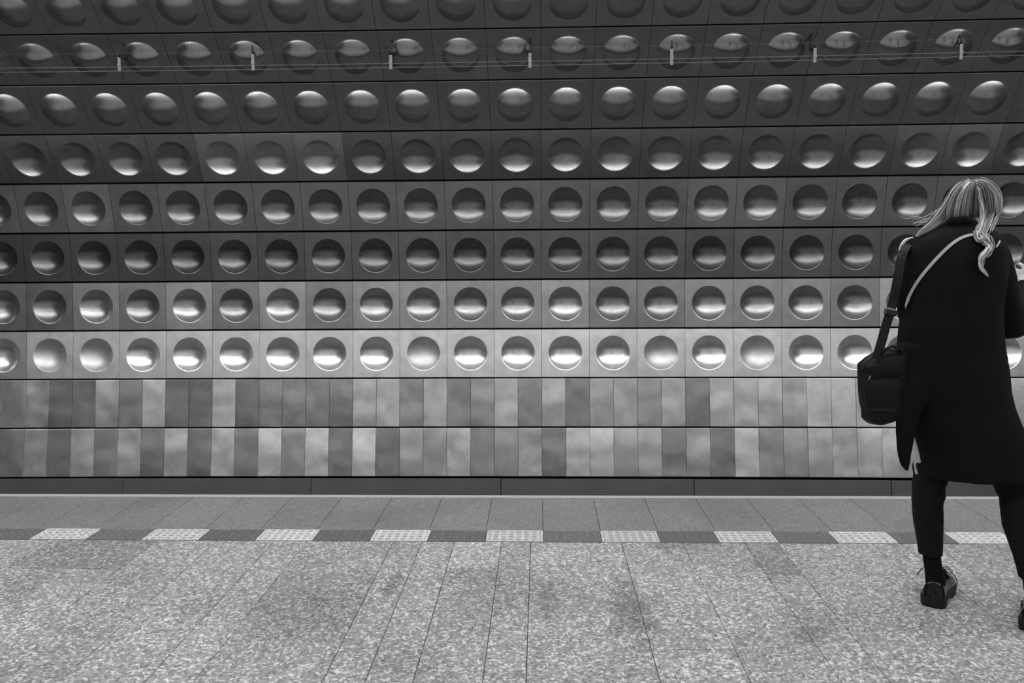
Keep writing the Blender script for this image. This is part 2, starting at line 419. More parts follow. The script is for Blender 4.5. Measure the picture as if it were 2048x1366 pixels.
def tactile_mesh(name, pale, mats):
    bm = bmesh.new(); w, d = 0.294/2-0.0012, 0.166/2-0.0012
    box_bm(bm, -w, w, -d, d, -0.012, 0.001, 0.001)
    def stud(cx, cy, a, b2, h=0.0048, tp=0.6):
        lo = [bm.verts.new((cx+sx*a, cy+sy*b2, 0.001)) for sx, sy in ((-1,-1),(1,-1),(1,1),(-1,1))]
        hi = [bm.verts.new((cx+sx*a*tp, cy+sy*b2*tp, 0.001+h)) for sx, sy in ((-1,-1),(1,-1),(1,1),(-1,1))]
        fs_ = [bm.faces.new(hi)]+[bm.faces.new((lo[k], lo[(k+1) % 4], hi[(k+1) % 4], hi[k])) for k in range(4)]
        for f in fs_: f.material_index = 1
    for j in range(4):
        for i in range(7):
            stud(-w+0.294*(i+0.75)/7.5, -d+0.166*(j+0.5)/4, 0.0085 if pale else 0.007, 0.0085 if pale else 0.007)
    if pale:
        for j in range(5): stud(0, -d+0.006+(2*d-0.012)*j/4, w-0.004, 0.0045, 0.002, 0.98)
        for sx in (-1, 1): stud(sx*(w-0.006), 0, 0.005, d-0.004, 0.002, 0.98)
    me = bm_mesh(name, bm)
    for m_ in mats: me.materials.append(m_)
    return me
M_TLB = tile_mat('pale_tile_base', 0.28, 0.42); M_TLS = tile_mat('pale_tile_rib', 0.52, 0.75); M_TDS = tile_mat('dark_tile_stud', 0.15, 0.2)
TL, TD = tactile_mesh('pale_tactile', True, (M_TLB, M_TLS)), tactile_mesh('dark_tactile', False, (M_TD, M_TDS))
for i in range(-8, 24):
    xa = -2.636+0.294*i
    pale = i % 2 == 0
    o = link('tactile_tile', TL if pale else TD, None, floor, (xa+0.147, 4.185, 0), None, rs.uniform(0.88, 1.1) if pale else rs.uniform(0.85, 1.1))
    o['label'] = 'pale studded tactile tile' if pale else 'dark studded tactile tile'

# ------------------------------------------------------------------ wires on stand-off clips across the second row
rail = empty('wire_line', (0, 7.3, 3.1)); tag(rail, 'pair of thin wires on upright clips across the upper dark domes', 'wire')
def at(u, v, y):
    d = FW*FOC + RT*(u-1024) - UP*(v-683)
    t = y/d.y; return Vector((d.x*t, d.y*t, CAM_H+d.z*t))
def tube(pts, rad, n=8, cap=True):
    """variable radius tube; rad is a number or a list; returns verts, faces"""
    vs, fs = [], []
    pts = [Vector(p) for p in pts]
    if not isinstance(rad, (list, tuple)): rad = [rad]*len(pts)
    ref = None
    for i, p in enumerate(pts):
        t = (pts[min(i+1, len(pts)-1)]-pts[max(i-1, 0)]).normalized()
        if ref is None:
            ref = Vector((0, 0, 1)) if abs(t.z) < 0.9 else Vector((1, 0, 0))
            ref = (ref - t*ref.dot(t)).normalized()
        else:
            ref = (ref - t*ref.dot(t)).normalized()
        q = t.cross(ref)
        ra = rad[i] if isinstance(rad[i], (tuple, list)) else (rad[i], rad[i])
        for k in range(n):
            a = 2*PI*k/n; vs.append(p + ref*math.cos(a)*ra[0] + q*math.sin(a)*ra[1])
    for i in range(len(pts)-1):
        for k in range(n):
            k2 = (k+1) % n; fs.append((i*n+k, i*n+k2, (i+1)*n+k2, (i+1)*n+k))
    if cap:
        fs.append(tuple(range(n-1, -1, -1))); fs.append(tuple((len(pts)-1)*n+k for k in range(n)))
    return vs, fs
def join(parts):
    V, F = [], []
    for vs, fs in parts:
        o = len(V); V.extend(vs); F.extend([tuple(i+o for i in f) for f in fs])
    return V, F
RY = 7.3
def rail_pt(u, v):
    p = at(u, v, RY); return at(u, v, RY-KC*p.x*p.x)
for dv, rad in ((0.0, 0.0028), (8.3, 0.0028), (-27.0, 0.0008)):  # topmost, thinnest one stands in for a reflection line on the panels
    pts_ = []
    for i in range(-3, 13):
        u = i*190.0; pts_.append(rail_pt(u, 136.5 + dv - 0.0093*u - 3.6e-6*u*u) - rail.location)
    V, F = tube(pts_, rad, 6)
    link('wire', mesh('wire', V, F, True), M_WIRE, rail)
for u, v0, v1 in ((240, 115, 142), (507, 108, 141), (782, 110, 139), (1060, 106, 135.5), (1343, 98, 130), (1629, 96, 125), (1921, 88, 119)):
    a, b_ = rail_pt(u, v1), rail_pt(u, v0)
    vsb, fsb = [], []
    def bar(x0, x1, y0, y1, z0, z1):
        i0 = len(vsb)
        for z in (z0, z1):
            for y in (y0, y1):
                for x in (x0, x1): vsb.append(Vector((x, y, z))-rail.location)
        for f in ((0,1,3,2),(4,6,7,5),(0,4,5,1),(2,3,7,6),(0,2,6,4),(1,5,7,3)): fsb.append(tuple(i0+q for q in f))
    zm = a.z+(b_.z-a.z)*0.45
    bar(a.x-0.0125, a.x+0.0125, a.y-0.008, a.y+0.008, a.z, b_.z)
    bar(a.x-0.015, a.x+0.015, a.y-0.014, a.y-0.008, zm-0.01, zm+0.01)
    link('clip', mesh('clip', vsb, fsb), M_CLIP, rail)
    vsb, fsb = [], []
    bar(a.x-0.007, a.x+0.007, a.y-0.006, a.y+0.24, b_.z, b_.z+0.014)
    bar(a.x-0.007, a.x+0.007, a.y-0.006, a.y+0.006, b_.z, b_.z+0.07)
    link('clip_arm', mesh('clip_arm', vsb, fsb), M_CLIPD, rail)

# ------------------------------------------------------------------ the woman
M_COAT, nt, b = mat_base('dark_wool_cloth', 0.0045, 0.9, 0.0, 0.12)
n = N(nt, 'ShaderNodeTexNoise'); n.inputs['Scale'].default_value = 9; n.inputs['Detail'].default_value = 4
bp = N(nt, 'ShaderNodeBump'); bp.inputs['Strength'].default_value = 0.5; bp.inputs['Distance'].default_value = 0.03
tcc = N(nt, 'ShaderNodeTexCoord'); mpc = N(nt, 'ShaderNodeMapping'); mpc.inputs['Scale'].default_value = (1.6, 1.6, 0.5)
nt.links.new(tcc.outputs['Object'], mpc.inputs[0]); nt.links.new(mpc.outputs[0], n.inputs['Vector'])
nt.links.new(n.outputs['Fac'], bp.inputs['Height']); nt.links.new(bp.outputs[0], b.inputs['Normal'])
M_TROU, nt, b = mat_base('dark_denim', 0.006, 0.85, 0.0, 0.15)
n = N(nt, 'ShaderNodeTexNoise'); n.inputs['Scale'].default_value = 14; n.inputs['Detail'].default_value = 3
bp = N(nt, 'ShaderNodeBump'); bp.inputs['Strength'].default_value = 0.5; bp.inputs['Distance'].default_value = 0.015
nt.links.new(n.outputs['Fac'], bp.inputs['Height']); nt.links.new(bp.outputs[0], b.inputs['Normal'])
M_SOCK, _, _ = mat_base('black_sock', 0.006, 0.95, 0, 0.1)
M_PATENT, _, b = mat_base('black_patent_leather', 0.004, 0.13, 0.0, 0.35)
M_SOLE, _, _ = mat_base('black_rubber_sole', 0.005, 0.6, 0, 0.3)
M_BAG, _, _ = mat_base('black_nylon', 0.003, 0.6, 0, 0.2)
M_PLAST, _, _ = mat_base('black_plastic', 0.012, 0.3)
M_STRAP, _, _ = mat_base('pale_leather_strap', 0.32, 0.5)
M_SKIN, _, b = mat_base('skin', 0.42, 0.5); b.inputs['Subsurface Weight'].default_value = 0.1; b.inputs['Subsurface Scale'].default_value = 0.02
M_HAIR, nt, b = mat_base('blonde_hair', 0.4, 0.45, 0.0, 0.35)
at_ = N(nt, 'ShaderNodeAttribute'); at_.attribute_name = 'tone'; nt.links.new(at_.outputs['Color'], b.inputs['Base Color'])

def remeshed(name, V, F, vox, smooth=4, fac=0.5):
    me = mesh(name+'_raw', V, F); bm = bmesh.new(); bm.from_mesh(me)
    bmesh.ops.recalc_face_normals(bm, faces=bm.faces); bm.to_mesh(me); bm.free()
    o = bpy.data.objects.new(name, me); COL.objects.link(o)
    md = o.modifiers.new('r', 'REMESH'); md.mode = 'VOXEL'; md.voxel_size = vox; md.use_smooth_shade = True
    if smooth: m2 = o.modifiers.new('s', 'SMOOTH'); m2.iterations = smooth; m2.factor = fac
    bpy.context.view_layer.update()
    dg = bpy.context.evaluated_depsgraph_get()
    out = bpy.data.meshes.new_from_object(o.evaluated_get(dg)); out.name = name
    bpy.data.objects.remove(o); bpy.data.meshes.remove(me)
    out.polygons.foreach_set('use_smooth', [True]*len(out.polygons))
    return out

def loft(levels, n=28, ex=2.4):
    """levels: (v, uL, uR, y, half depth) -> closed stack of super-ellipse rings"""
    V, F = [], []
    for (v, uL, uR, y, dy) in levels:
        l, r = at(uL, v, y), at(uR, v, y); c = (l+r)/2; hw = (r.x-l.x)/2
        for k in range(n):
            a = 2*PI*k/n; ca, sa = math.cos(a), math.sin(a)
            V.append(Vector((c.x+hw*math.copysign(abs(ca)**(2/ex), ca), y+dy*math.copysign(abs(sa)**(2/ex), sa), c.z)))
    m = len(levels)
    for i in range(m-1):
        for k in range(n): k2 = (k+1) % n; F.append((i*n+k, i*n+k2, (i+1)*n+k2, (i+1)*n+k))
    F.append(tuple(range(n))); F.append(tuple((m-1)*n+k for k in range(n-1, -1, -1)))
    return V, F
def ell(c, r, M=None, nu=16, nv=12):
    V, F = [], []
    for j in range(nv+1):
        t = PI*j/nv
        for i in range(nu):
            a = 2*PI*i/nu; p = Vector((r[0]*math.sin(t)*math.cos(a), r[1]*math.sin(t)*math.sin(a), r[2]*math.cos(t)))
            V.append(Vector(c)+(M @ p if M else p))
    for j in range(nv):
        for i in range(nu):
            i2 = (i+1) % nu; F.append((j*nu+i, j*nu+i2, (j+1)*nu+i2, (j+1)*nu+i))
    return V, F
def A(lst): return [at(*p) for p in lst]

FOOT = Vector((1.60, 3.33, 0))
person = empty('person', FOOT)
tag(person, 'person seen from behind in long dark coat with loose blonde hair, head bowed', 'person')
def pl(name, me, mat, parent=person):
    me.transform(Matrix.Translation(-FOOT))
    me.update()
    return link(name, me, mat, parent)

# body: one surface under the clothes
HC = at(1953, 413, 3.46)
fz = Vector((0.30, 0.80, -0.52)).normalized(); rx = fz.cross(Vector((0, 0, 1))).normalized(); uz = rx.cross(fz)
HM = Matrix((rx, fz, uz)).transposed()
def hl(x, y, z): return HC + HM @ Vector((x, y, z))
parts = [ell(HC, (0.074, 0.093, 0.098), HM, 24, 18), ell(hl(0, 0.035, -0.055), (0.055, 0.055, 0.062), HM), ell(hl(0, 0.07, -0.095), (0.022, 0.018, 0.016), HM),
         tube([hl(0, 0.088, 0.0), hl(0, 0.104, -0.03), hl(0, 0.092, -0.042)], [0.006, 0.012, 0.009]),
         tube([hl(-0.02, 0.084, -0.064), hl(0, 0.092, -0.063), hl(0.02, 0.084, -0.064)], [0.004, 0.0065, 0.004]),
         ell(hl(-0.075, 0.0, -0.015), (0.008, 0.018, 0.03), HM), ell(hl(0.075, 0.0, -0.015), (0.008, 0.018, 0.03), HM),
         ell(hl(-0.03, 0.078, 0.004), (0.014, 0.012, 0.009), HM), ell(hl(0.03, 0.078, 0.004), (0.014, 0.012, 0.009), HM),
         tube([at(1935, 475, 3.35), at(1944, 445, 3.40), HC - uz*0.04], [0.062, 0.052, 0.05], 14),
         loft([(468, 1890, 1970, 3.35, .06), (490, 1845, 1985, 3.34, .08), (540, 1835, 1985, 3.32, .09), (620, 1840, 1970, 3.31, .09), (700, 1835, 1975, 3.30, .095), (780, 1832, 1985, 3.30, .10), (820, 1840, 1990, 3.30, .09)]),
         tube(A([(1832, 505, 3.34), (1822, 570, 3.33), (1822, 628, 3.34), (1832, 633, 3.39), (1850, 628, 3.47), (1882, 612, 3.56), (1905, 600, 3.60)]), [.045, .036, .030, .030, .027, .023, .022], 12),
         tube(A([(1990, 508, 3.34), (2004, 570, 3.34), (2014, 646, 3.35), (2025, 645, 3.41), (2036, 622, 3.475), (2046, 586, 3.57), (2046, 569, 3.61)]), [.045, .040, .034, .032, .027, .023, .022], 12),
         tube(A([(1868, 800, 3.31), (1862, 900, 3.33), (1858, 975, 3.35), (1856, 1030, 3.37), (1861, 1100, 3.39), (1868, 1175, 3.39)]), [.085, .068, .050, .044, .027, .023], 14),
         tube(A([(1965, 800, 3.30), (2005, 900, 3.29), (2032, 985, 3.27), (2040, 1050, 3.24), (2056, 1130, 3.19), (2069, 1215, 3.175)]), [.085, .068, .050, .044, .027, .023], 14)]
# hands: palm, four bent fingers of unequal length and a thumb each
def hand(pc, ax, out, cur, k=1.0):
    """pc palm centre, ax towards fingers, out = back of the hand, cur = direction from little finger to forefinger"""
    ax, out, cur = ax.normalized(), out.normalized(), cur.normalized()
    Mx = Matrix((cur, ax, out)).transposed()
    ps = [ell(pc, (0.038*k, 0.045*k, 0.015*k), Mx)]
    for i, (ln, o) in enumerate(((0.060, -0.029), (0.072, -0.010), (0.078, 0.010), (0.068, 0.029))):
        b0 = pc + ax*0.030*k + cur*o*k
        b1 = b0 + (ax*0.95+out*0.1)*ln*0.5*k; b2 = b1 + (ax*0.25-out*0.95)*ln*0.36*k; b3 = b2 + (-ax*0.7-out*0.6)*ln*0.26*k
        ps.append(tube([b0, (b0+b1)/2, b1, (b1+b2)/2, b2, b3], [.0098*k, .0092*k, .0095*k, .0084*k, .0085*k, .007*k], 10))
    t0 = pc - ax*0.025*k + cur*0.032*k
    t1 = t0 + (cur*0.8+ax*0.5-out*0.3)*0.034*k; t2 = t1 + (ax*0.8+cur*0.15-out*0.6)*0.03*k
    ps.append(tube([t0, t1, t2], [.013*k, .0105*k, .0085*k], 10))
    return ps
parts += hand(at(2042, 556, 3.635), Vector((-0.62, 0.35, 0.42)), Vector((-0.5, -0.8, 0.2)), Vector((0.1, 0.2, 1)), 0.95)
parts += [tube([at(2046, 569, 3.61), at(2042, 556, 3.635)], [.024, .018], 10)]
parts += hand(at(1918, 596, 3.62), Vector((1, 0.35, 0.0)), Vector((0.2, 0.5, 0.7)), Vector((0, -0.6, 0.6)))
V, F = join(parts)
pl('body', remeshed('body', V, F, 0.0048, 3), M_SKIN)

# coat
T1 = loft([(437, 1908, 1946, 3.385, .045), (447, 1888, 1960, 3.38, .070), (457, 1866, 1975, 3.37, .085), (467, 1842, 1989, 3.36, .10), (480, 1822, 2001, 3.35, .11), (496, 1809, 2008, 3.34, .118),
           (525, 1805, 2010, 3.33, .125), (560, 1808, 2006, 3.32, .128), (610, 1812, 1998, 3.31, .128), (655, 1803, 1999, 3.30, .13), (700, 1799, 2004, 3.30, .135), (740, 1799, 2011, 3.30, .145), (780, 1806, 2014, 3.30, .15),
           (810, 1820, 2021, 3.30, .152), (850, 1828, 2036, 3.29, .155), (900, 1838, 2053, 3.29, .16), (930, 1845, 2062, 3.285, .162), (948, 1850, 2068, 3.285, .162)], 40)
T2 = loft([(690, 1800, 1880, 3.26, .06), (750, 1798, 1876, 3.23, .045), (786, 1794, 1862, 3.20, .032), (829, 1791, 1844, 3.19, .022), (864, 1791, 1834, 3.19, .018), (903, 1794, 1826, 3.19, .014), (930, 1801, 1821, 3.19, .011), (943, 1812, 1818, 3.19, .008)], 24)
S1 = tube(A([(1838, 492, 3.35), (1822, 512, 3.34), (1819, 545, 3.33), (1816, 590, 3.32), (1819, 628, 3.33), (1828, 636, 3.38), (1850, 628, 3.47), (1882, 612, 3.56)]), [.05, .05, .050, .046, .044, .046, .042, .036], 16)
S2 = tube(A([(1984, 492, 3.35), (1992, 512, 3.34), (2001, 555, 3.34), (2009, 610, 3.34), (2015, 652, 3.35), (2024, 648, 3.40), (2036, 622, 3.47), (2046, 586, 3.57), (2048, 572, 3.605)]), [.05, .052, .056, .062, .066, .062, .052, .042, .038], 18)
CR = [at(1888, 452, 3.34), at(1904, 441, 3.31), at(1930, 439, 3.30), at(1950, 450, 3.31), at(1962, 466, 3.34)]
T3 = tube(CR, [.012, .016, .017, .016, .012], 10)
V, F = join([T1, T2, S1, S2, T3])
ME_COAT = remeshed('coat', V, F, 0.0065, 5)
# soft drapery: gentle folds that run down the cloth
import mathutils.noise as mn
def shift(me, fn):
    """move every vertex along its own normal"""
    nn_ = [v.normal.copy() for v in me.vertices]; cc_ = [v.co.copy() for v in me.vertices]
    me.vertices.foreach_set('co', [x for c, n_ in zip(cc_, nn_) for x in c + n_*fn(c)]); me.update()
def f_coat(c):
    q = mn.noise(Vector((c.x*9, c.y*9, c.z*1.6)))
    k = min(1.0, max(0.0, (1.35-c.z)*1.5)); return q*0.012*k
shift(ME_COAT, f_coat)
COATV = [v.co.copy() for v in ME_COAT.vertices]; COATF = [tuple(p.vertices) for p in ME_COAT.polygons]
BV = BVHTree.FromPolygons(COATV, COATF)
coat = pl('coat', ME_COAT, M_COAT)

# trousers
L1 = loft([(730, 1815, 2000, 3.30, .115), (800, 1832, 2008, 3.30, .12), (835, 1836, 2018, 3.30, .11)], 32)
L2 = loft([(800, 1834, 1905, 3.31, .10), (880, 1832, 1900, 3.325, .085), (940, 1830, 1889, 3.34, .072), (958, 1829, 1891, 3.34, .07), (972, 1828, 1886, 3.345, .07), (990, 1827, 1888, 3.35, .067), (1000, 1826, 1883, 3.355, .065),
           (1037, 1828, 1884, 3.37, .062), (1071, 1834, 1883.5, 3.385, .055), (1100, 1838, 1883, 3.39, .05), (1108, 1838.5, 1883, 3.39, .05)], 24, 2.1)
L3 = loft([(800, 1930, 2010, 3.30, .10), (880, 1952, 2040, 3.295, .088), (950, 1980, 2058, 3.28, .075), (971, 1992, 2064, 3.275, .072), (994, 2001, 2068, 3.265, .066), (1023, 2004, 2068, 3.255, .062), (1054, 2008, 2068, 3.24, .06),
           (1088, 2020, 2072, 3.22, .055), (1120, 2031, 2079, 3.20, .05), (1143, 2037, 2085, 3.19, .048), (1158, 2041, 2088, 3.18, .048)], 24, 2.1)
V, F = join([L1, L2, L3])
met = remeshed('trousers', V, F, 0.005, 2)
def f_tr(c):
    q = mn.noise(Vector((c.x*22, c.y*22, c.z*26))); kk = math.exp(-((c.z-0.55)/0.10)**2)
    return q*(0.002+0.0045*kk)
shift(met, f_tr)
pl('trousers', met, M_TROU)

def sock(pts, r):
    V, F = tube(A(pts), r, 16); pl('sock', mesh('sock', V, F, True), M_SOCK)
sock([(1862, 1098, 3.39), (1864, 1118, 3.39), (1867, 1137, 3.39), (1870, 1158, 3.39), (1872, 1180, 3.395)], [.034, .034, .034, .037, .038])
sock([(2063, 1150, 3.18), (2066, 1170, 3.175), (2069, 1190, 3.175), (2071, 1215, 3.18), (2072, 1235, 3.185)], [.034, .033, .034, .037, .038])

def shoe(pos, rz, lace_left):
    """pos = back of the heel on the floor"""
    Mz = Matrix.Rotation(rz, 3, 'Z'); K = 1.06
    def g(x, y, z): return Vector(pos) + Mz @ Vector((x*K, y, z*K))
    n = 22; Lh = 0.262
    T = [0.0, 0.008, 0.024, 0.05, 0.085, 0.13, 0.22, 0.34, 0.46, 0.58, 0.70, 0.80, 0.88, 0.94, 0.98, 1.0]
    WD = [0.008, 0.021, 0.031, 0.038, 0.042, 0.0435, 0.043, 0.040, 0.041, 0.045, 0.049, 0.0485, 0.044, 0.035, 0.022, 0.008]
    HT = [0.026, 0.042, 0.055, 0.063, 0.067, 0.068, 0.067, 0.068, 0.074, 0.070, 0.058, 0.050, 0.045, 0.039, 0.030, 0.016]
    z0 = 0.033
    V, F = [], []
    for t, w, h in zip(T, WD, HT):
        for k in range(n):
            a = PI*k/(n-1)
            top = math.sin(a)**0.75 if 0 < k < n-1 else 0
            lean = 1 - 0.42*top if t < 0.5 else 1-0.18*top      # walls draw in towards the ankle
            V.append(g(w*0.99*math.cos(a)*(1 if top < 0.2 else lean**0.25), Lh*t+0.014*top*max(0, 1-t/0.1), z0+h*top))
    for i in range(len(T)-1):
        for k in range(n-1): F.append((i*n+k, i*n+k+1, (i+1)*n+k+1, (i+1)*n+k))
        F.append((i*n+n-1, i*n, (i+1)*n, (i+1)*n+n-1))
    F.append(tuple(range(n))); F.append(tuple((len(T)-1)*n+k for k in range(n-1, -1, -1)))
    me = remeshed('shoe', V, F, 0.0032, 9); s = pl('shoe', me, M_PATENT)
    # sole with a stepped heel
    V, F = [], []
    for t, w in zip(T, WD):
        zz = 0.0 if (t < 0.30 or 0.48 < t < 0.9) else (0.010 if t < 0.48 else 0.008*(t-0.88)/0.12)
        for (sx, z, e) in ((-1, zz, 1.0), (-1, z0+0.004, 1.07), (-1, z0+0.006, 1.02), (1, z0+0.006, 1.02), (1, z0+0.004, 1.07), (1, zz, 1.0)):
            V.append(g(sx*(w*e+0.001), Lh*t*1.015-0.003, z))
    m = 6
    for i in range(len(T)-1):
        for k in range(m): k2 = (k+1) % m; F.append((i*m+k, i*m+k2, (i+1)*m+k2, (i+1)*m+k))
    F.append(tuple(range(m))); F.append(tuple((len(T)-1)*m+k for k in range(m)))
    bm = bmesh.new(); me = mesh('sole', V, F); bm.from_mesh(me); bmesh.ops.recalc_face_normals(bm, faces=bm.faces); bm.to_mesh(me); bm.free()
    pl('sole', me, M_SOLE, s)
    P = []
    for j in range(4):
        y = 0.118+0.018*j; z = 0.116-0.004*j
        P.append(tube([g(-0.022, y, z-0.012), g(-0.01, y+0.004, z), g(0.01, y+0.004, z), g(0.022, y, z-0.012)], 0.0022, 6))
    for sx in ((-1, 1) if lace_left else (1,)):
        P.append(tube([g(0.004*sx, 0.122, 0.121), g(0.030*sx, 0.108, 0.138), g(0.050*sx, 0.102, 0.126), g(0.040*sx, 0.110, 0.110), g(0.006*sx, 0.122, 0.119)], 0.0019, 6))
        P.append(tube([g(0.004*sx, 0.122, 0.121), g(0.036*sx, 0.100, 0.130), g(0.060*sx, 0.092, 0.112), g(0.072*sx, 0.088, 0.086)], 0.0021, 6))
    V, F = join(P); pl('laces', mesh('laces', V, F, True), M_SOLE, s)
    return s
shoe((1.588, 3.342, 0), -0.62, True)
shoe((1.860, 3.118, 0), -0.6, False)

# hair: a close cap plus many tapering strands swept to both sides
rh = random.Random(5)
HV, HF, HT_ = [], [], []
def add_h(VF, tone):
    o = len(HV); HV.extend(VF[0]); HF.extend([tuple(i+o for i in f) for f in VF[1]]); HT_.extend([tone]*len(VF[0]))
capc = ell(HC - fz*0.012 + uz*0.008, (0.080, 0.098, 0.096), HM, 28, 20)
keep = []
for p in capc[0]:
    d = HM.transposed() @ (p-HC); q = mn.noise(Vector((d.x*70, d.y*14, d.z*10)))
    keep.append(p if not (d.y > 0.045 and d.z < 0.045) else HC + (p-HC)*0.82)
add_h((keep, capc[1]), 0.045)  # darkened underlayer for the shade between strands
def catmull(P, n):
    out = []
    Q = [P[0]]+P+[P[-1]]
    for i in range(1, len(Q)-2):
        for j in range(n):
            t = j/n; a, b_, c, d = Q[i-1], Q[i], Q[i+1], Q[i+2]
            out.append(tuple(0.5*((2*b_[k])+(-a[k]+c[k])*t+(2*a[k]-5*b_[k]+4*c[k]-d[k])*t*t+(-a[k]+3*b_[k]-3*c[k]+d[k])*t**3) for k in range(len(b_))))
    out.append(tuple(P[-1])); return out
def lock(P, n, tone, rad=0.0019, var=0.6, wave=0.0):
    """P: (u, v, y, spread in px); n strands"""
    C = catmull(P, 4); m = len(C); n = int(n*1.3); tone *= 0.62  # strand tones carry painted highlights and shade
    for s in range(n):
        ju, jy = rh.gauss(0, 0.5), rh.gauss(0, 1)*0.008; ph = rh.uniform(0, 6.28); end = rh.uniform(0.78, 1.0)
        pts = []
        for i, (u, v, y, sp) in enumerate(C):
            if i/(m-1) > end: break
            i0, i1 = max(i-1, 0), min(i+1, m-1)
            du, dv = C[i1][0]-C[i0][0], C[i1][1]-C[i0][1]; L = math.hypot(du, dv) or 1
            o = ju*sp + wave*math.sin(ph+i*0.9)
            pts.append(at(u - dv/L*o, v + du/L*o, y+jy))
        k = len(pts)
        if k < 3: continue
        r = [rad*(0.7+0.5*rh.random())*(1 if i < k*0.7 else max(0.25, 1-(i-k*0.7)/(k*0.3)*0.8)) for i in range(k)]
        add_h(tube(pts, r, 5), max(0.02, tone*(1+rh.uniform(-var, var)) if rh.random() < 0.8 else tone*rh.choice((0.25, 1.9))))
# crown to the left, over the left shoulder
lock([(1942, 365, 3.43, 8), (1918, 378, 3.40, 10), (1898, 408, 3.38, 10), (1880, 434, 3.37, 10), (1858, 455, 3.35, 8), (1838, 468, 3.33, 4), (1832, 474, 3.32, 2)], 60, 0.62, wave=0.6)
lock([(1946, 364, 3.43, 5), (1925, 372, 3.41, 5), (1903, 395, 3.39, 6), (1884, 424, 3.38, 5), (1862, 445, 3.36, 5), (1846, 462, 3.34, 4)], 26, 0.85)
lock([(1900, 400, 3.39, 6), (1885, 420, 3.38, 6), (1862, 440, 3.37, 8), (1838, 446, 3.37, 10), (1824, 450, 3.37, 12)], 10, 0.5, 0.0009, wave=2)
lock([(1826, 476, 3.36, 2), (1812, 482, 3.35, 5), (1804, 492, 3.34, 5), (1800, 503, 3.34, 3), (1797, 512, 3.34, 1)], 22, 0.8)
lock([(1800, 530, 3.42, 2), (1793, 540, 3.42, 4), (1790, 548, 3.42, 2)], 8, 0.5, 0.0016)
# down the back of the head into the collar, shade painted as darker strands
for u0, u1, tn in ((1934, 1900, .34), (1938, 1910, .45), (1941, 1917, .62), (1944, 1924, .30), (1947, 1931, .38), (1950, 1937, .24), (1952, 1944, .14), (1954, 1950, .12)):
    lock([(u0, 366, 3.42, 5), ((u0*.55+u1*.45), 378, 3.375, 6), (u1*.8+u0*.2, 400, 3.355, 7), (u1, 424, 3.345, 7), (u1-1, 438, 3.35, 6), (u1, 446, 3.36, 5)], 22, tn)
# the bright fall from the parting, then the right side
lock([(1953, 366, 3.42, 3), (1956, 378, 3.375, 4), (1961, 402, 3.355, 5), (1966, 425, 3.335, 6), (1963, 445, 3.31, 6), (1956, 462, 3.275, 6), (1953, 474, 3.25, 5), (1960, 484, 3.225, 5)], 44, 0.66, wave=0.7)
lock([(1958, 366, 3.43, 5), (1972, 376, 3.39, 8), (1982, 398, 3.38, 10), (1980, 424, 3.35, 9), (1972, 448, 3.31, 8), (1966, 468, 3.26, 8), (1972, 484, 3.225, 6), (1980, 492, 3.215, 4)], 70, 0.48, wave=0.8)
lock([(1960, 366, 3.44, 4), (1982, 374, 3.42, 5), (1996, 394, 3.41, 5), (1998, 416, 3.39, 4), (1990, 436, 3.36, 5), (1984, 456, 3.31, 4), (1982, 470, 3.28, 3)], 46, 0.58, wave=0.7)
lock([(1958, 364, 3.40, 5), (1974, 370, 3.37, 6), (1988, 386, 3.36, 7), (1992, 408, 3.35, 7), (1988, 430, 3.33, 6)], 50, 0.34)
lock([(1956, 364, 3.39, 4), (1968, 372, 3.36, 6), (1975, 392, 3.345, 7), (1978, 415, 3.335, 6), (1976, 436, 3.32, 5)], 40, 0.2)
lock([(1950, 362, 3.44, 6), (1960, 366, 3.39, 6), (1978, 374, 3.37, 6), (1994, 388, 3.37, 5), (1999, 405, 3.37, 4)], 36, 0.5)
lock([(1990, 380, 3.42, 4), (1999, 400, 3.41, 4), (2001, 420, 3.40, 3), (1998, 432, 3.40, 2)], 20, 0.42)
lock([(1972, 372, 3.40, 6), (1976, 390, 3.375, 7), (1972, 410, 3.36, 6), (1970, 425, 3.34, 5)], 22, 0.15)
# wavy tail over the right shoulder blade
lock([(1962, 470, 3.25, 7), (1972, 482, 3.225, 9), (1980, 492, 3.21, 6), (1975, 502, 3.195, 6), (1965, 512, 3.185, 5), (1961, 526, 3.185, 4), (1964, 538, 3.185, 3), (1972, 548, 3.185, 2), (1979, 554, 3.185, 1)], 46, 0.6, wave=0.9)
lock([(1950, 462, 3.26, 3), (1951, 474, 3.245, 3), (1958, 482, 3.225, 3), (1967, 478, 3.225, 3), (1971, 470, 3.24, 2)], 18, 0.5)
lock([(2000, 482, 3.235, 1.2), (1996, 489, 3.225, 1.4), (1991, 496, 3.22, 1)], 7, 0.8, 0.0016)
hm = mesh('hair', HV, HF, True)
ca = hm.color_attributes.new('tone', 'FLOAT_COLOR', 'POINT')
for i, t in enumerate(HT_): ca.data[i].color = (t, t, t, 1)
pl('hair', hm, M_HAIR)

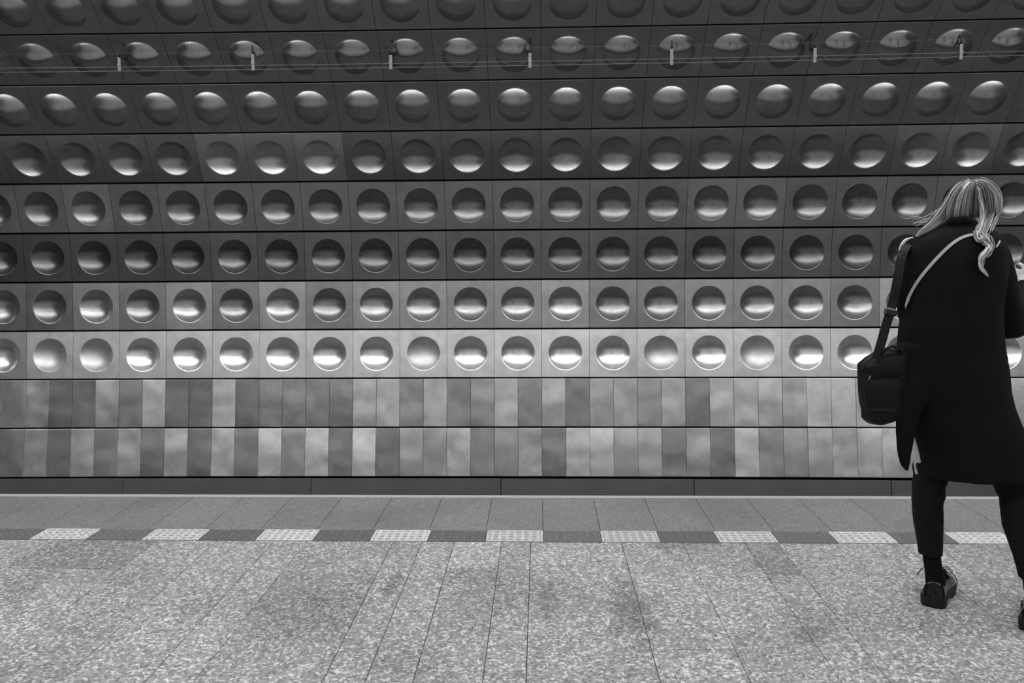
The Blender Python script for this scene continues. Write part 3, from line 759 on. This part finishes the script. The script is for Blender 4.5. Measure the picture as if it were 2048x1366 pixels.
# ------------------------------------------------------------------ her bags
def on_coat(u, v, lift):
    d = (FW*FOC + RT*(u-1024) - UP*(v-683)).normalized(); o = Vector((0, 0, CAM_H))
    hit, nn, idx, dist = BV.ray_cast(o, d)
    if hit is None: return at(u, v, 3.28)
    if nn.dot(d) > 0: nn = -nn
    return hit + nn*lift
def ribbon(pts, nrm, w, th):
    V, F = [], []
    for i, p in enumerate(pts):
        t = (pts[min(i+1, len(pts)-1)]-pts[max(i-1, 0)]).normalized()
        q = nrm[i]; s = t.cross(q).normalized(); q = s.cross(t).normalized()
        for a, b_ in ((-w, -th), (w, -th), (w, th), (-w, th)): V.append(p+s*a+q*b_)
    for i in range(len(pts)-1):
        for k in range(4): k2 = (k+1) % 4; F.append((i*4+k, i*4+k2, (i+1)*4+k2, (i+1)*4+k))
    F.append((0, 1, 2, 3)); e = (len(pts)-1)*4; F.append((e+3, e+2, e+1, e))
    return V, F
cb = empty('crossbody_bag', at(1998, 716, 3.44))
tag(cb, 'small dark bag on thin pale strap slung across the back of the coat', 'bag')
def cl_(name, VF, mat, par, root, smooth=True):
    vs, fs = VF; return link(name, mesh(name, [Vector(v)-root.location for v in vs], fs, smooth), mat, par)
guide = catmull([(1958, 470), (1946, 470.5), (1932, 473), (1912, 482), (1890, 500), (1868, 523), (1845, 550), (1827, 578), (1817, 597)], 3)
pts = [on_coat(u, v, 0.004) for u, v in guide]
for _ in range(2): pts = [pts[0]]+[(pts[i-1]+pts[i]*2+pts[i+1])/4 for i in range(1, len(pts)-1)]+[pts[-1]]
nr = []
for p in pts:
    l, nn, i_, d_ = BV.find_nearest(p); nn = nn if nn.y < 0 else -nn; nr.append(nn)
tail = [at(1811, 612, 3.28), at(1812, 632, 3.36), at(1850, 660, 3.47), at(1920, 692, 3.50), at(1985, 705, 3.47)]
front = [at(1968, 472, 3.31), at(1972, 480, 3.40), at(1970, 500, 3.455), at(1966, 560, 3.465), at(1974, 640, 3.45), at(1988, 692, 3.43)]
cl_('strap', ribbon(front[::-1]+pts+tail, [Vector((0, 1, 0))]*6+nr+[Vector((-1, 0, 0))]*2+[Vector((0, 1, 0))]*3, 0.0058, 0.0014), M_STRAP, cb, cb, False)
cl_('bag_body', loft([(688, 1975, 2002, 3.43, .02), (696, 1968, 2007, 3.43, .03), (716, 1964, 2013, 3.43, .034), (736, 1966, 2012, 3.43, .034), (748, 1974, 2006, 3.43, .02)], 24, 3), M_BAG, cb, cb)

sb = empty('shoulder_bag', at(1762, 845, 3.22))
tag(sb, 'large black soft bag hanging on wide strap at left hip of coat', 'bag')
bb = remeshed('bag_body', *loft([(697, 1772, 1806, 3.25, .028), (705, 1752, 1811, 3.25, .045), (716, 1733, 1814, 3.25, .055), (730, 1721, 1815, 3.25, .062), (750, 1722, 1815, 3.25, .066), (784, 1719, 1815, 3.25, .07), (806, 1722, 1812, 3.25, .07),
       (822, 1728, 1804, 3.25, .068), (838, 1728, 1784, 3.25, .06), (847, 1738, 1765, 3.25, .045)], 36, 3.2), 0.005, 3)
shift(bb, lambda c: mn.noise(Vector((c.x*16, c.y*16, c.z*10)))*0.008)
bb.transform(Matrix.Translation(-sb.location))
link('bag_body', bb, M_BAG, sb)
SP = [(1752, 718, 3.185), (1757, 704, 3.19), (1764, 680, 3.20), (1771, 655, 3.21), (1780, 625, 3.22), (1787, 600, 3.23), (1793, 570, 3.235), (1798, 540, 3.25), (1803, 515, 3.27), (1812, 494, 3.31), (1826, 482, 3.36), (1835, 486, 3.42), (1832, 510, 3.46)]
cs = catmull(SP, 2)
SPp = [at(*p) for p in cs]
cl_('strap', ribbon(SPp, [Vector((-0.25, -1, 0.0)) if i < len(SPp)-8 else Vector((-0.2, -0.4, 1)) for i in range(len(SPp))], 0.0165, 0.002), M_BAG, sb, sb, False)
ab = at(1781, 624, 3.215)
bm = bmesh.new(); box_bm(bm, -0.024, 0.024, -0.007, 0.007, -0.014, 0.014, 0.005)
link('buckle', bm_mesh('buckle', bm), M_PLAST, sb, ab-sb.location, (0, 0.25, 0))
cl_('piping', tube(A([(1724, 742, 3.20), (1732, 722, 3.19), (1750, 708, 3.195), (1775, 700, 3.20), (1800, 704, 3.20)]), 0.0035, 8), M_PLAST, sb, sb)
cl_('grab_handle', tube(A([(1760, 712, 3.19), (1772, 698, 3.175), (1785, 692, 3.175), (1798, 697, 3.18), (1804, 708, 3.195)]), 0.0055, 8), M_BAG, sb, sb)
cl_('pocket', loft([(752, 1730, 1800, 3.185, .012), (760, 1727, 1802, 3.18, .016), (810, 1730, 1798, 3.18, .016), (822, 1736, 1790, 3.185, .012)], 24, 4), M_BAG, sb, sb)
cl_('zip_pull', tube(A([(1741, 752, 3.17), (1739, 756, 3.165), (1737, 760, 3.165)]), 0.0022, 6), M_CLIP, sb, sb)
